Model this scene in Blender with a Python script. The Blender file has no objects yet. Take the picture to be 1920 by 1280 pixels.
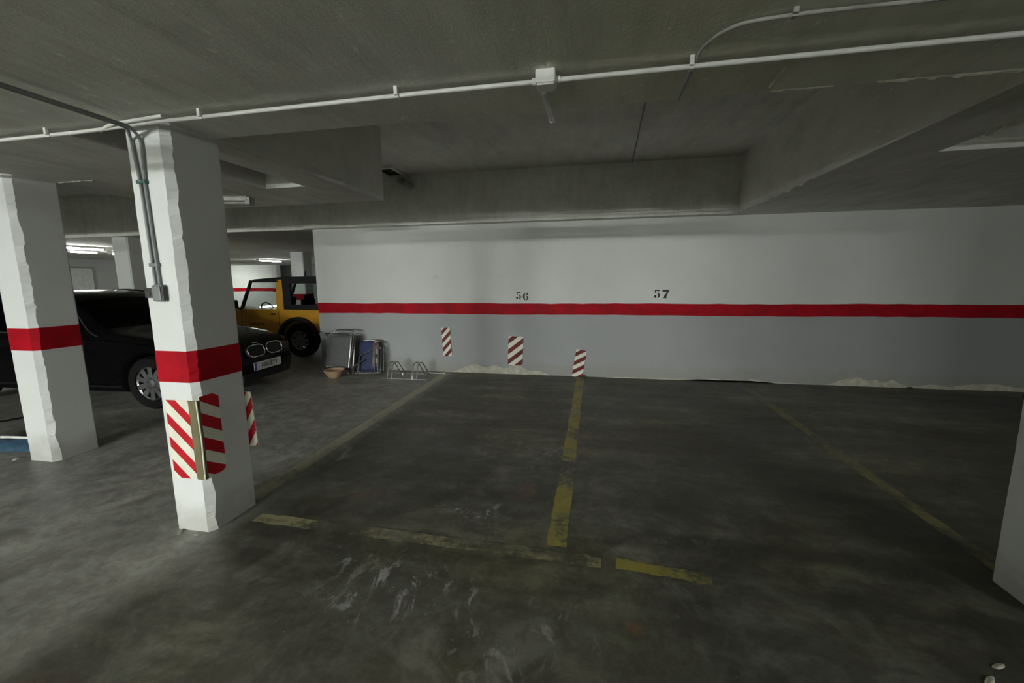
import bpy, bmesh, math, random
from mathutils import Vector, Matrix, noise as mnoise
R = math.radians
random.seed(7)
scene = bpy.context.scene
C = scene.collection

# ------------------------------------------------------------------ camera
PITCH, ROLL, YAW, FPX, CAM_H = 0.1476, -0.0089, 0.195, 791.1, 1.55
cam_d = bpy.data.cameras.new('camera')
cam_d.sensor_fit = 'HORIZONTAL'
cam_d.sensor_width = 36.0
cam_d.lens = FPX / 1920 * 36.0
cam_d.clip_start = 0.05
cam = bpy.data.objects.new('camera', cam_d)
C.objects.link(cam)
f0 = Vector((-math.sin(YAW), math.cos(YAW), 0)); r0 = Vector((math.cos(YAW), math.sin(YAW), 0)); u0 = Vector((0, 0, 1))
fw = f0 * math.cos(PITCH) - u0 * math.sin(PITCH)
up = u0 * math.cos(PITCH) + f0 * math.sin(PITCH)
rr = r0 * math.cos(ROLL) + up * math.sin(ROLL)
uu = -r0 * math.sin(ROLL) + up * math.cos(ROLL)
cam.matrix_world = Matrix(((rr.x, uu.x, -fw.x, 0), (rr.y, uu.y, -fw.y, 0), (rr.z, uu.z, -fw.z, CAM_H), (0, 0, 0, 1)))
scene.camera = cam

# ------------------------------------------------------------------ world, light levels, exposure
world = bpy.data.worlds.new('underground'); scene.world = world
world.use_nodes = True
world.node_tree.nodes['Background'].inputs[0].default_value = (0, 0, 0, 1)
world.node_tree.nodes['Background'].inputs[1].default_value = 0.0
vs = scene.view_settings
vs.view_transform = 'Standard'; vs.look = 'None'; vs.gamma = 1.0; vs.use_curve_mapping = False
vs.exposure = 0.0
scene.cycles.use_denoising = True
# emission strength of the fluorescent tubes (all lamps of the garage are ceiling tubes)
TUBE_NEAR, TUBE_MID, TUBE_BACK, TUBE_SIDE, TUBE_RIGHT, TUBE_FAR = 110.0, 1450.0, 2650.0, 20.0, 430.0, 165.0
scene.cycles.max_bounces = 6; scene.cycles.diffuse_bounces = 4; scene.cycles.glossy_bounces = 3
scene.cycles.caustics_reflective = False; scene.cycles.caustics_refractive = False

# ------------------------------------------------------------------ helpers
def tag(o, label=None, cat=None, group=None, kind=None):
    if label: o['label'] = label
    if cat: o['category'] = cat
    if group: o['group'] = group
    if kind: o['kind'] = kind
    return o

def empty(name, loc=(0, 0, 0), rz=0.0):
    o = bpy.data.objects.new(name, None); C.objects.link(o)
    o.location = loc; o.rotation_euler = (0, 0, rz); o.empty_display_size = 0.1
    return o

class MB:
    """collects geometry for one mesh object"""
    def __init__(s): s.v = []; s.f = []; s.smooth = False
    def add(s, vs, fs):
        b = len(s.v); s.v += [tuple(p) for p in vs]; s.f += [[i + b for i in q] for q in fs]; return s
    def box(s, x0, x1, y0, y1, z0, z1, bev=0.0, M=None):
        if bev <= 0:
            vs = [(x, y, z) for z in (z0, z1) for y in (y0, y1) for x in (x0, x1)]
            fs = [[0, 2, 3, 1], [4, 5, 7, 6], [0, 1, 5, 4], [2, 6, 7, 3], [0, 4, 6, 2], [1, 3, 7, 5]]
        else:
            bm = bmesh.new(); bmesh.ops.create_cube(bm, size=1)
            for v in bm.verts:
                v.co = Vector(((x0 + x1) / 2 + v.co.x * (x1 - x0), (y0 + y1) / 2 + v.co.y * (y1 - y0), (z0 + z1) / 2 + v.co.z * (z1 - z0)))
            bmesh.ops.bevel(bm, geom=list(bm.edges), offset=bev, segments=2, affect='EDGES', profile=0.6)
            bm.verts.index_update()
            vs = [tuple(v.co) for v in bm.verts]; fs = [[v.index for v in f.verts] for f in bm.faces]; bm.free()
        if M is not None: vs = [tuple(M @ Vector(p)) for p in vs]
        return s.add(vs, fs)
    def prism(s, poly, M, d):
        """2-D polygon (counter clockwise) in the local xy plane of M, thickness d along local +z"""
        n = len(poly)
        vs = [M @ Vector((p[0], p[1], 0)) for p in poly] + [M @ Vector((p[0], p[1], d)) for p in poly]
        fs = [list(range(n))[::-1], list(range(n, 2 * n))] + [[i, (i + 1) % n, n + (i + 1) % n, n + i] for i in range(n)]
        return s.add(vs, fs)
    def tube(s, pts, r, n=10, closed=False):
        pts = [Vector(p) for p in pts]; m = len(pts); rings = []
        prev = None
        for i, p in enumerate(pts):
            a = pts[i - 1] if (i or closed) else p; b = pts[(i + 1) % m] if (i < m - 1 or closed) else p
            t = (b - a).normalized()
            if prev is None:
                q = Vector((0, 0, 1)) if abs(t.z) < .9 else Vector((1, 0, 0))
                e = t.cross(q).normalized()
            else:
                e = (prev - t * prev.dot(t)).normalized()
            prev = e; g = t.cross(e)
            rad = r[i] if isinstance(r, (list, tuple)) else r
            rings.append([p + (e * math.cos(2 * math.pi * k / n) + g * math.sin(2 * math.pi * k / n)) * rad for k in range(n)])
        vs = [v for ring in rings for v in ring]; fs = []
        for i in range(m if closed else m - 1):
            j = (i + 1) % m
            for k in range(n):
                fs.append([i * n + k, i * n + (k + 1) % n, j * n + (k + 1) % n, j * n + k])
        if not closed:
            fs.append(list(range(n))[::-1]); fs.append([(m - 1) * n + k for k in range(n)])
        s.smooth = True
        return s.add(vs, fs)
    def lathe(s, prof, axis='Z', c=(0, 0, 0), n=32):
        vs = []; fs = []; c = Vector(c); m = len(prof)
        for k in range(n):
            a = 2 * math.pi * k / n
            for (rad, h) in prof:
                x, y = rad * math.cos(a), rad * math.sin(a)
                vs.append(c + (Vector((x, y, h)) if axis == 'Z' else Vector((x, h, y)) if axis == 'Y' else Vector((h, x, y))))
        for k in range(n):
            for i in range(m - 1):
                fs.append([k * m + i, ((k + 1) % n) * m + i, ((k + 1) % n) * m + i + 1, k * m + i + 1])
        s.smooth = True
        return s.add(vs, fs)
    def grid(s, P):
        m = len(P); n = len(P[0])
        return s.add([p for row in P for p in row], [[i * n + j, i * n + j + 1, (i + 1) * n + j + 1, (i + 1) * n + j] for i in range(m - 1) for j in range(n - 1)])
    def build(s, name, mat, parent=None, smooth=None, angle=40):
        me = bpy.data.meshes.new(name)
        me.from_pydata(s.v, [], s.f)
        bm = bmesh.new(); bm.from_mesh(me); bmesh.ops.recalc_face_normals(bm, faces=bm.faces)
        sm = s.smooth if smooth is None else smooth
        for f in bm.faces: f.smooth = sm
        if sm:
            for e in bm.edges:
                if len(e.link_faces) == 2 and e.calc_face_angle(0) > R(angle): e.smooth = False
        bm.to_mesh(me); bm.free()
        me.materials.append(mat)
        o = bpy.data.objects.new(name, me); C.objects.link(o); o.parent = parent
        return o

def copy_tree(o, parent=None):
    c = o.copy(); C.objects.link(c); c.parent = parent
    for ch in o.children: copy_tree(ch, c)
    return c

def arc_path(pts, rad, seg=5):
    """polyline with rounded corners"""
    pts = [Vector(p) for p in pts]; out = [pts[0]]
    for i in range(1, len(pts) - 1):
        a, b, c = pts[i - 1], pts[i], pts[i + 1]
        d = min(rad, (a - b).length * .49, (c - b).length * .49)
        p, q = b + (a - b).normalized() * d, b + (c - b).normalized() * d
        for k in range(seg + 1):
            t = k / seg
            out.append(p * (1 - t) ** 2 + b * 2 * t * (1 - t) + q * t * t)
    out.append(pts[-1]); return out

def text_mesh(name, body, size, mat, parent, M, extrude=.001, sx=1.0):
    cu = bpy.data.curves.new(name, 'FONT'); cu.body = body; cu.size = size; cu.extrude = extrude
    cu.align_x = 'CENTER'; cu.align_y = 'CENTER'
    t = bpy.data.objects.new(name + '_tmp', cu); C.objects.link(t)
    dg = bpy.context.evaluated_depsgraph_get(); dg.update()
    me = bpy.data.meshes.new_from_object(t.evaluated_get(dg))
    bpy.data.objects.remove(t)
    me.transform(M @ Matrix.Diagonal((sx, 1, 1, 1)))
    me.name = name; me.materials.clear(); me.materials.append(mat)
    o = bpy.data.objects.new(name, me); C.objects.link(o); o.parent = parent
    return o

# ------------------------------------------------------------------ materials
class N:
    def __init__(s, name):
        s.m = bpy.data.materials.new(name); s.m.use_nodes = True
        s.t = s.m.node_tree; s.b = s.t.nodes['Principled BSDF']
        s.co = s.t.nodes.new('ShaderNodeTexCoord').outputs['Object']
    def n(s, t, **k):
        o = s.t.nodes.new(t)
        for a, v in k.items(): setattr(o, a, v)
        return o
    def put(s, sock, v):
        if isinstance(v, bpy.types.NodeSocket): s.t.links.new(v, sock)
        elif v is not None:
            if sock.type == 'RGBA' and len(v) == 3: v = (*v, 1)
            sock.default_value = v
    def map(s, scale=(1, 1, 1), loc=(0, 0, 0), rot=(0, 0, 0), vec=None):
        o = s.n('ShaderNodeMapping'); s.put(o.inputs['Vector'], vec or s.co)
        o.inputs['Scale'].default_value = scale; o.inputs['Location'].default_value = loc; o.inputs['Rotation'].default_value = rot
        return o.outputs[0]
    def noise(s, scale, detail=4, rough=.55, vec=None, dist=0.0):
        o = s.n('ShaderNodeTexNoise'); s.put(o.inputs['Vector'], vec or s.co)
        o.inputs['Scale'].default_value = scale; o.inputs['Detail'].default_value = detail
        o.inputs['Roughness'].default_value = rough; o.inputs['Distortion'].default_value = dist
        return o.outputs[0]
    def voro(s, scale, vec=None):
        o = s.n('ShaderNodeTexVoronoi'); s.put(o.inputs['Vector'], vec or s.co); o.inputs['Scale'].default_value = scale
        return o.outputs['Distance']
    def math(s, op, a, b=None, clamp=False):
        o = s.n('ShaderNodeMath', operation=op, use_clamp=clamp); s.put(o.inputs[0], a)
        if b is not None: s.put(o.inputs[1], b)
        return o.outputs[0]
    def step(s, v, a, b, lo=0.0, hi=1.0):
        o = s.n('ShaderNodeMapRange', interpolation_type='SMOOTHSTEP'); s.put(o.inputs[0], v)
        for i, x in zip((1, 2, 3, 4), (a, b, lo, hi)): o.inputs[i].default_value = x
        return o.outputs[0]
    def ramp(s, v, stops):
        o = s.n('ShaderNodeValToRGB'); s.put(o.inputs[0], v); e = o.color_ramp.elements
        while len(e) < len(stops): e.new(.5)
        for el, (p, c) in zip(e, stops): el.position = p; el.color = (*c, 1)
        return o.outputs[0]
    def mix(s, f, a, b, mode='MIX'):
        o = s.n('ShaderNodeMix', data_type='RGBA', blend_type=mode); s.put(o.inputs[0], f); s.put(o.inputs[6], a); s.put(o.inputs[7], b)
        return o.outputs[2]
    def sep(s, vec=None):
        o = s.n('ShaderNodeSeparateXYZ'); s.put(o.inputs[0], vec or s.co); return o.outputs
    def spot(s, x, y, rx, ry, soft=.5, jit=None):
        """soft blob mask around a place on the floor, edge broken by noise"""
        X, Y, Z = s.sep()
        dx = s.math('DIVIDE', s.math('SUBTRACT', X, x), rx); dy = s.math('DIVIDE', s.math('SUBTRACT', Y, y), ry)
        d = s.math('SQRT', s.math('ADD', s.math('MULTIPLY', dx, dx), s.math('MULTIPLY', dy, dy)))
        if jit is not None: d = s.math('ADD', d, s.math('MULTIPLY', s.math('SUBTRACT', jit, .5), 1.6))
        return s.step(d, 1.0, soft)
    def out(s, color=None, rough=None, metal=None, bump=None, strength=.3, dist=.01, spec=None, coat=None):
        if color is not None: s.put(s.b.inputs['Base Color'], color)
        if rough is not None: s.put(s.b.inputs['Roughness'], rough)
        if metal is not None: s.put(s.b.inputs['Metallic'], metal)
        if spec is not None: s.put(s.b.inputs['Specular IOR Level'], spec)
        if coat is not None: s.put(s.b.inputs['Coat Weight'], coat)
        if bump is not None:
            o = s.n('ShaderNodeBump'); o.inputs['Strength'].default_value = strength; o.inputs['Distance'].default_value = dist
            s.put(o.inputs['Height'], bump); s.t.links.new(o.outputs[0], s.b.inputs['Normal'])
        return s.m

def simple(name, col, rough=.5, metal=0.0, var=.12, scale=9, coat=0.0, spec=None):
    m = N(name); n1 = m.noise(scale, 5, .6)
    c = m.mix(m.step(n1, .3, .75), tuple(x * (1 - var) for x in col), tuple(min(1, x * (1 + var)) for x in col))
    return m.out(c, m.step(n1, .2, .8, rough * .9, min(1, rough * 1.1)), metal, coat=coat, spec=spec)

def emis(name, col, st):
    m = N(name); e = m.n('ShaderNodeEmission'); e.inputs[0].default_value = (*col, 1); e.inputs[1].default_value = st
    m.t.links.new(e.outputs[0], m.t.nodes['Material Output'].inputs[0]); return m.m

def concrete_floor(m):
    """worn polished concrete: olive grey, darker in the bays than on the strip along the pillars"""
    big = m.noise(.55, 4, .62, dist=.6); mid = m.noise(2.6, 7, .70, dist=.8); fine = m.noise(30, 4, .7)
    stre = m.noise(1.6, 5, .65, vec=m.map((.35, 2.2, 1), rot=(0, 0, .35)))
    sb, sm_, ss = m.step(big, .32, .68), m.step(mid, .33, .67), m.step(stre, .33, .67)
    v = m.math('ADD', m.math('MULTIPLY', sb, .36), m.math('ADD', m.math('MULTIPLY', sm_, .38), m.math('MULTIPLY', ss, .26)))
    col = m.ramp(v, [(.12, (.034, .033, .025)), (.40, (.078, .076, .058)), (.62, (.132, .130, .104)), (.90, (.25, .247, .21))])
    olive = m.noise(.9, 3, .6, vec=m.map(loc=(7, 3, 1)))
    col = m.mix(m.step(olive, .45, .68, 0, .55), col, m.mix(1, col, (.95, .92, .55), 'MULTIPLY'))
    blue = m.noise(1.1, 4, .6, vec=m.map(loc=(2, 9, 5)))
    col = m.mix(m.step(blue, .52, .72, 0, .45), col, (.115, .118, .122))
    X, Y, Z = m.sep()
    # the paler strip left of the bays
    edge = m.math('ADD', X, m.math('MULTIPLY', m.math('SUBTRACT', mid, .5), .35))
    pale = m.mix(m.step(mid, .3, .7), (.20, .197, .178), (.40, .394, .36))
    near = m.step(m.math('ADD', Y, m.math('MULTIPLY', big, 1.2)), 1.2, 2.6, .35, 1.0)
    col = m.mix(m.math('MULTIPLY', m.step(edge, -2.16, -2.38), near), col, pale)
    # paler patch on the lane in front of the bays
    col = m.mix(m.math('MULTIPLY', m.spot(-.55, 1.35, 1.5, .75, .3, mid), .5), col, m.mix(sm_, (.12, .116, .092), (.25, .245, .205)))
    # rusty and brown stains
    for (x, y, rx, ry, c, a) in [(-.48, 2.88, .11, .16, (.16, .075, .055), .5), (-1.62, 2.62, .16, .12, (.16, .08, .06), .35),
                                 (-.25, 3.9, .2, .3, (.12, .07, .05), .3), (.2, 1.75, .06, .05, (.22, .12, .05), .6), (-.6, 1.2, .5, .35, (.09, .07, .03), .5),
                                 (-2.1, 1.0, .3, .2, (.1, .075, .055), .4)]:
        col = m.mix(m.math('MULTIPLY', m.spot(x, y, rx, ry, .2, mid), a), col, c)
    # pale scuffs and scraped streaks
    sc = m.noise(5, 6, .72, vec=m.map((1.0, .5, 1), rot=(0, 0, .5)), dist=2.2)
    for (x, y, rx, ry, a, lo) in [(-.95, 1.78, .55, .32, .85, .54), (-.3, 1.6, .5, .35, .45, .55), (-.75, 2.55, .35, .15, .7, .55), (.9, 1.5, .6, .3, .35, .58),
                                  (-.5, 3.6, .7, .6, .35, .56), (-2.55, 3.2, .5, .5, .6, .5), (-3.4, 5.2, .9, .7, .4, .52), (.4, 2.5, .5, .2, .3, .57)]:
        f = m.math('MULTIPLY', m.math('MULTIPLY', m.step(sc, lo, lo + .09), m.spot(x, y, rx, ry, .3, mid)), a)
        col = m.mix(f, col, (.47, .47, .46))
    col = m.mix(m.step(fine, .35, .8, 0, .5), col, m.mix(1, col, (.62, .62, .6), 'MULTIPLY'))
    mot = m.step(m.noise(8.5, 6, .72, vec=m.map(loc=(1, 5, 2)), dist=.5), .40, .60)
    col = m.mix(m.math('MULTIPLY', mot, .55), col, m.mix(1, col, (.56, .55, .52), 'MULTIPLY'))
    hairs = m.step(m.noise(9, 3, .5, vec=m.map(loc=(3, 3, 3)), dist=4), .70, .74, 0, .3)
    col = m.mix(hairs, col, (.3, .3, .28))
    rough = m.step(mid, .25, .75, .34, .62)
    return col, rough, m.math('ADD', m.math('MULTIPLY', fine, .3), mid)

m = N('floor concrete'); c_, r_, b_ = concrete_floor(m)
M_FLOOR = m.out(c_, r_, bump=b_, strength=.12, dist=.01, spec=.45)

def line_paint(name, paint, dark, wear_lo, wear_hi, seed):
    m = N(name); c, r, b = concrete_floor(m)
    w = m.math('ADD', m.math('MULTIPLY', m.noise(2.0, 4, .6, vec=m.map(loc=(seed, seed * 2, 0))), .6), m.math('MULTIPLY', m.noise(22, 7, .7), .4))
    p = m.mix(m.noise(7, 5, .6), paint, dark)
    return m.out(m.mix(m.step(w, wear_lo, wear_hi), p, c), r, bump=b, strength=.12)
M_LINE_M = line_paint('yellow line paint', (.40, .34, .055), (.20, .175, .045), .46, .60, 3.0)
M_LINE_L = line_paint('faded line paint', (.50, .48, .35), (.36, .35, .26), .50, .66, 8.0)
M_LINE_R = line_paint('olive line paint', (.24, .225, .065), (.15, .145, .065), .44, .56, 5.0)
M_LINE_N = line_paint('broken line paint', (.34, .30, .13), (.24, .23, .16), .42, .56, 12.0)

m = N('ceiling concrete')
a_ = m.noise(.8, 5, .6); b2 = m.noise(5, 8, .7, vec=m.map((1, .45, 1))); f_ = m.noise(55, 5, .7)
form = m.noise(3.0, 6, .6, vec=m.map((3.5, .4, 1), rot=(0, 0, .5)))
v_ = m.math('ADD', m.math('MULTIPLY', a_, .4), m.math('ADD', m.math('MULTIPLY', b2, .35), m.math('MULTIPLY', form, .25)))
c_ = m.ramp(v_, [(.36, (.54, .54, .49)), (.5, (.70, .70, .645)), (.64, (.84, .84, .785))])
X, Y, Z = m.sep()
ol = m.math('MULTIPLY', m.step(m.noise(.5, 4, .5, vec=m.map(loc=(4, 2, 0))), .35, .6), m.spot(-.1, 2.0, 2.6, 2.6, .35, a_))
c_ = m.mix(m.math('MULTIPLY', ol, .6), c_, m.mix(1, c_, (1.0, .99, .80), 'MULTIPLY'))
spk = m.step(m.voro(9), .085, .03); spk = m.math('MULTIPLY', spk, m.step(m.noise(3, 3, .5), .48, .56))
spk2 = m.math('MULTIPLY', m.step(m.noise(24, 3, .5, vec=m.map((1, .5, 1), rot=(0, 0, .6))), .655, .74), .6)
c_ = m.mix(m.math('MAXIMUM', m.math('MULTIPLY', spk, .8), spk2), c_, (.98, .98, .92))
M_CEIL = m.out(c_, .85, bump=m.math('ADD', m.math('MULTIPLY', f_, .35), m.math('ADD', b2, form)), strength=.25, dist=.015)

def paint_wall(name, upper, lower=None, zsplit=1.07):
    m = N(name); a = m.noise(1.3, 5, .55); f = m.noise(45, 5, .65); d = m.noise(4, 6, .6)
    up = m.mix(m.step(a, .3, .75), tuple(x * .93 for x in upper), upper)
    col = up
    X, Y, Z = m.sep()
    if lower:
        lo = m.mix(m.step(a, .3, .75), tuple(x * .93 for x in lower), lower)
        col = m.mix(m.step(Z, zsplit + .005, zsplit - .005), up, lo)
    dirt = m.math('MULTIPLY', m.step(m.math('ADD', Z, m.math('MULTIPLY', d, -.35)), .1, -.14), .55)
    col = m.mix(dirt, col, (.28, .27, .23))
    sm = m.step(m.noise(2.2, 5, .6, vec=m.map((1, 1, 2), loc=(5, 1, 2))), .66, .8, 0, .25)
    col = m.mix(sm, col, (.3, .3, .29))
    return m.out(col, .7, bump=m.math('ADD', m.math('MULTIPLY', f, .5), d), strength=.18, dist=.008)
M_WALL = paint_wall('two tone wall paint', (.67, .68, .665), (.36, .368, .372))
M_PILLAR = paint_wall('white pillar paint', (.70, .71, .70))
M_FARWALL = paint_wall('far wall paint', (.78, .80, .77), (.66, .68, .66))
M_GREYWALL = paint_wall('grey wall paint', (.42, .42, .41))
M_RED = simple('red stripe paint', (.36, .004, .012), .6, var=.2, scale=5, spec=.12)
M_BLACKPAINT = simple('black stencil paint', (.012, .012, .014), .6)
M_PLASTER = simple('bare filler plaster', (.52, .50, .42), .9, var=.2, scale=14)
M_CREAM = simple('cream reflective film', (.74, .74, .62), .42, var=.06)
M_HRED = simple('red reflective film', (.46, .012, .02), .45, var=.15, spec=.2)
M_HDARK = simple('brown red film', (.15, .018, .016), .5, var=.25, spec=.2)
M_FOAM = simple('yellowed foam edge', (.15, .13, .065), .85, var=.2)
M_WHITE = simple('white plastic', (.72, .72, .69), .45, var=.06)
M_GREYPL = simple('grey plastic', (.20, .205, .205), .5, var=.1)
M_DIMPIPE = simple('dusty grey pipe', (.36, .36, .33), .7, var=.2)
M_DKPL = simple('dark plastic', (.035, .036, .038), .5)
M_GREEN = simple('green clip plastic', (.03, .085, .07), .5)
M_GALV = simple('galvanised steel', (.42, .42, .42), .38, 1.0, var=.2, scale=30)
M_CHROME = simple('chrome', (.55, .55, .56), .15, 1.0, var=.05)
M_CARBLK = simple('black car paint', (.003, .003, .0035), .15, 0, var=.05, spec=.11)
M_RUBBER = simple('tyre rubber', (.008, .008, .008), .85, spec=.12)
M_RIM = simple('alloy rim', (.32, .32, .33), .35, .9)
M_YELLOW = simple('ochre car paint', (.52, .26, .022), .3, 0, var=.05, coat=.5)
M_TRIM = simple('black car trim', (.008, .008, .009), .5, spec=.25)
M_SEAT = simple('dark seat cloth', (.014, .014, .016), .85)
M_TERRA = simple('terracotta', (.40, .27, .17), .8, var=.2)
M_GREYCLOTH = simple('grey mesh cloth', (.115, .115, .12), .85, scale=60, var=.25)
M_BLUECLOTH = simple('blue cloth', (.018, .035, .16), .75, scale=30, var=.3)
M_BLUETARP = simple('blue plastic sheet', (.030, .070, .115), .4, scale=12, var=.4)
M_PLATE = simple('number plate white', (.66, .66, .64), .35)
M_PLATEBLUE = simple('number plate blue', (.02, .05, .25), .4)
M_HOLE = simple('black opening fill', (.004, .004, .004), .9)
M_DOOR = simple('pale door paint', (.55, .56, .54), .5)

def glass(name, tint, refl):
    m = N(name); t = m.n('ShaderNodeBsdfTransparent'); t.inputs[0].default_value = (*tint, 1)
    g = m.n('ShaderNodeBsdfGlossy'); g.inputs['Roughness'].default_value = .03; g.inputs[0].default_value = (.9, .9, .9, 1)
    fr = m.n('ShaderNodeLayerWeight'); fr.inputs[0].default_value = .5
    fac = m.math('ADD', m.math('MULTIPLY', m.math('POWER', fr.outputs['Facing'], 5.0), .5 * refl), .04 * refl)
    mx = m.n('ShaderNodeMixShader'); m.t.links.new(fac, mx.inputs[0])
    m.t.links.new(t.outputs[0], mx.inputs[1]); m.t.links.new(g.outputs[0], mx.inputs[2])
    m.t.links.new(mx.outputs[0], m.t.nodes['Material Output'].inputs[0]); return m.m
M_GLASS = glass('clear car glass', (.78, .82, .80), 1.0)
M_GLASSDK = glass('dark car glass', (.10, .10, .11), .5)

# ------------------------------------------------------------------ setting: floor
ZS, ZC = 2.41, 3.16            # soffit and recessed slab heights
XL, XR, YB, YF = -30.0, 10.0, -20.0, 24.0
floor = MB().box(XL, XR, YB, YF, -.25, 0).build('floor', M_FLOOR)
tag(floor, 'worn olive grey concrete floor of the parking garage', 'floor', kind='structure')

def floor_line(label, x0, y0, x1, y1, w, mat, seed):
    rnd = random.Random(seed); n = 40; d = Vector((x1 - x0, y1 - y0, 0)); L = d.length; d.normalize(); p = Vector((-d.y, d.x, 0))
    a = []; b = []
    for i in range(n + 1):
        c = Vector((x0, y0, 0)) + d * (L * i / n)
        a.append(c + p * (w / 2 + rnd.uniform(-.006, .006))); b.append(c - p * (w / 2 + rnd.uniform(-.006, .006)))
    top = [[(q.x, q.y, .002) for q in a], [(q.x, q.y, .002) for q in b]]
    g = MB().grid(top)
    o = g.build('parking_line', mat, floor); o['label'] = label
    return o
floor_line('faded yellow line left of bay 56', -2.42, 6.62, -2.40, 2.42, .13, M_LINE_L, 1)
floor_line('yellow line between bays 56 and 57', -.205, 6.60, -.195, 2.27, .115, M_LINE_M, 2)
floor_line('olive yellow line right of bay 57', 2.11, 6.62, 2.14, 2.42, .10, M_LINE_R, 3)
floor_line('broken yellow line across the front of bay 56', -2.17, 2.22, .06, 2.175, .10, M_LINE_N, 4)
floor_line('short yellow dash in front of bay 57', .14, 2.18, .62, 2.14, .085, M_LINE_M, 5)

# ------------------------------------------------------------------ setting: ceiling with recesses between flat beams
ceiling = MB().box(XL, XR, YB, YF, ZC, ZC + .3).build('ceiling', M_CEIL)
tag(ceiling, 'rough grey concrete ceiling with recesses between wide beams', 'ceiling', kind='structure')
for (x0, x1, y0, y1) in [(XL, -4.75, YB, 3.0), (-4.75, -3.07, YB, 4.45), (-3.07, -2.65, YB, 2.05), (-3.07, -2.65, 3.63, 4.45),
                         (-2.65, -2.30, YB, 4.45), (-2.30, 1.89, YB, 2.33), (1.89, 2.35, YB, 7.0), (2.35, XR, YB, 2.33), (2.35, XR, 3.66, 7.0),
                         (-4.80, 1.89, 6.45, 7.0), (XL, -4.80, 6.6, YF), (-4.80, XR, 9.5, YF)]:
    MB().box(x0, x1, y0, y1, ZS, ZC + .01).build('beam', M_CEIL, ceiling)
# formwork ridges and crumbs on the soffit
def ridge(p, q, w, h, seed):
    rnd = random.Random(seed); p = Vector(p); q = Vector(q); d = (q - p); n = max(6, int(d.length / .03)); s = Vector((-d.y, d.x, 0)).normalized()
    g = MB(); top = []; 
    for i in range(n + 1):
        c = p + d * (i / n); k = rnd.uniform(.15, 1)
        top.append([c + s * w, c + s * w * .2 * k - Vector((0, 0, h * k)), c - s * w])
    g.grid(top); return g.build('formwork_ridge', M_PLASTER, ceiling)
ridge((.755, 2.05, ZS), (.765, 2.32, ZS), .006, .012, 1)
ridge((.79, 2.325, ZS), (1.05, 2.325, ZS), .005, .008, 2)
ridge((1.22, 2.322, ZS), (1.80, 2.322, ZS), .008, .014, 3)
ridge((1.893, 4.4, ZS), (1.893, 6.4, ZS), .014, .02, 4)
ridge((2.33, 2.95, ZS), (2.33, 3.25, ZS), .02, .03, 5)
ridge((-4.2, 2.995, ZS), (-4.6, 2.995, ZS), .012, .012, 6)

# ------------------------------------------------------------------ setting: walls
YW = 6.66
XWL = -4.795
wall = MB().box(XWL, XR, YW, YW + .25, 0, ZS + .005).build('wall_back', M_WALL)
tag(wall, 'painted back wall of bays 56 and 57, white above grey', 'wall', kind='structure')
def wobble_strip(name, x0, x1, z0, z1, y, th, mat, parent, seed, n=90, amp=.004):
    rnd = random.Random(seed); t = []; b = []
    for i in range(n + 1):
        x = x0 + (x1 - x0) * i / n
        t.append((x, z1 + rnd.uniform(-amp, amp) + .004 * math.sin(x * 2.1))); b.append((x, z0 + rnd.uniform(-amp, amp) + .004 * math.sin(x * 1.7 + 1)))
    M = Matrix(((1, 0, 0, 0), (0, 0, -1, y), (0, 1, 0, 0), (0, 0, 0, 1)))     # local z -> world -Y
    return MB().prism(b + t[::-1], M, th).build(name, mat, parent)
wobble_strip('red_stripe', XWL, XR, .983, 1.160, YW, .002, M_RED, wall, 11)
MB().box(XWL - .002, XWL, YW, YW + .25, .983, 1.16).build('red_stripe', M_RED, wall)

def arc(cx, cy, rx, ry, a0, a1, n=14):
    return [(cx + rx * math.cos(R(a0 + (a1 - a0) * i / n)), cy + ry * math.sin(R(a0 + (a1 - a0) * i / n))) for i in range(n + 1)]
def ringseg(cx, cy, rx, ry, ix, iy, a0, a1, icx=None):
    return arc(cx, cy, rx, ry, a0, a1) + arc(cx if icx is None else icx, cy, ix, iy, a1, a0)
DIG = {
    '5': [[(.10, 1), (.66, 1), (.64, .84), (.10, .88)][::-1], [(.10, .9), (.24, .9), (.22, .58), (.12, .58)][::-1],
          ringseg(.34, .34, .36, .35, .15, .27, 84, -72)[::-1], arc(.15, .25, .15, .12, 0, 360, 18)[:-1], [(.05, .2), (.28, .2), (.26, .0), (.12, .06)][::-1]],
    '6': [ringseg(.40, .5, .40, .52, .16, .46, 100, 258, .42), arc(.62, .80, .13, .12, 0, 360, 18)[:-1], [(.44, 1.02), (.62, .98), (.66, .86), (.5, .9)][::-1],
          ringseg(.42, .29, .34, .31, .12, .25, 82, -82)[::-1], [(.40, .62), (.52, .60), (.48, .52), (.38, .54)][::-1]],
    '7': [[(0, 1), (.78, 1), (.78, .90), (.70, .76), (.04, .74)][::-1], [(.78, .86), (.56, .80), (.36, .48), (.06, 0), (.52, 0), (.50, .24), (.58, .46)][::-1]],
}
def bay_number(txt, x, z, h, label, drop=(0, 0)):
    root = empty('bay_number', (x, YW, z)); root.parent = wall; root['label'] = label
    cx = 0
    for k, ch in enumerate(txt):
        g = MB()
        for poly in DIG[ch]:
            M = Matrix(((1, 0, 0, cx), (0, 0, -1, 0), (0, 1, 0, drop[k]), (0, 0, 0, 1)))
            g.prism([(p[0] * h, p[1] * h) for p in poly], M, .0015)
        g.build('digit', M_BLACKPAINT, root); cx += h * .95
bay_number('56', -1.245, 1.222, .118, 'black stencilled number 56', (0, -.012))
bay_number('57', .862, 1.242, .125, 'black stencilled number 57')

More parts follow.
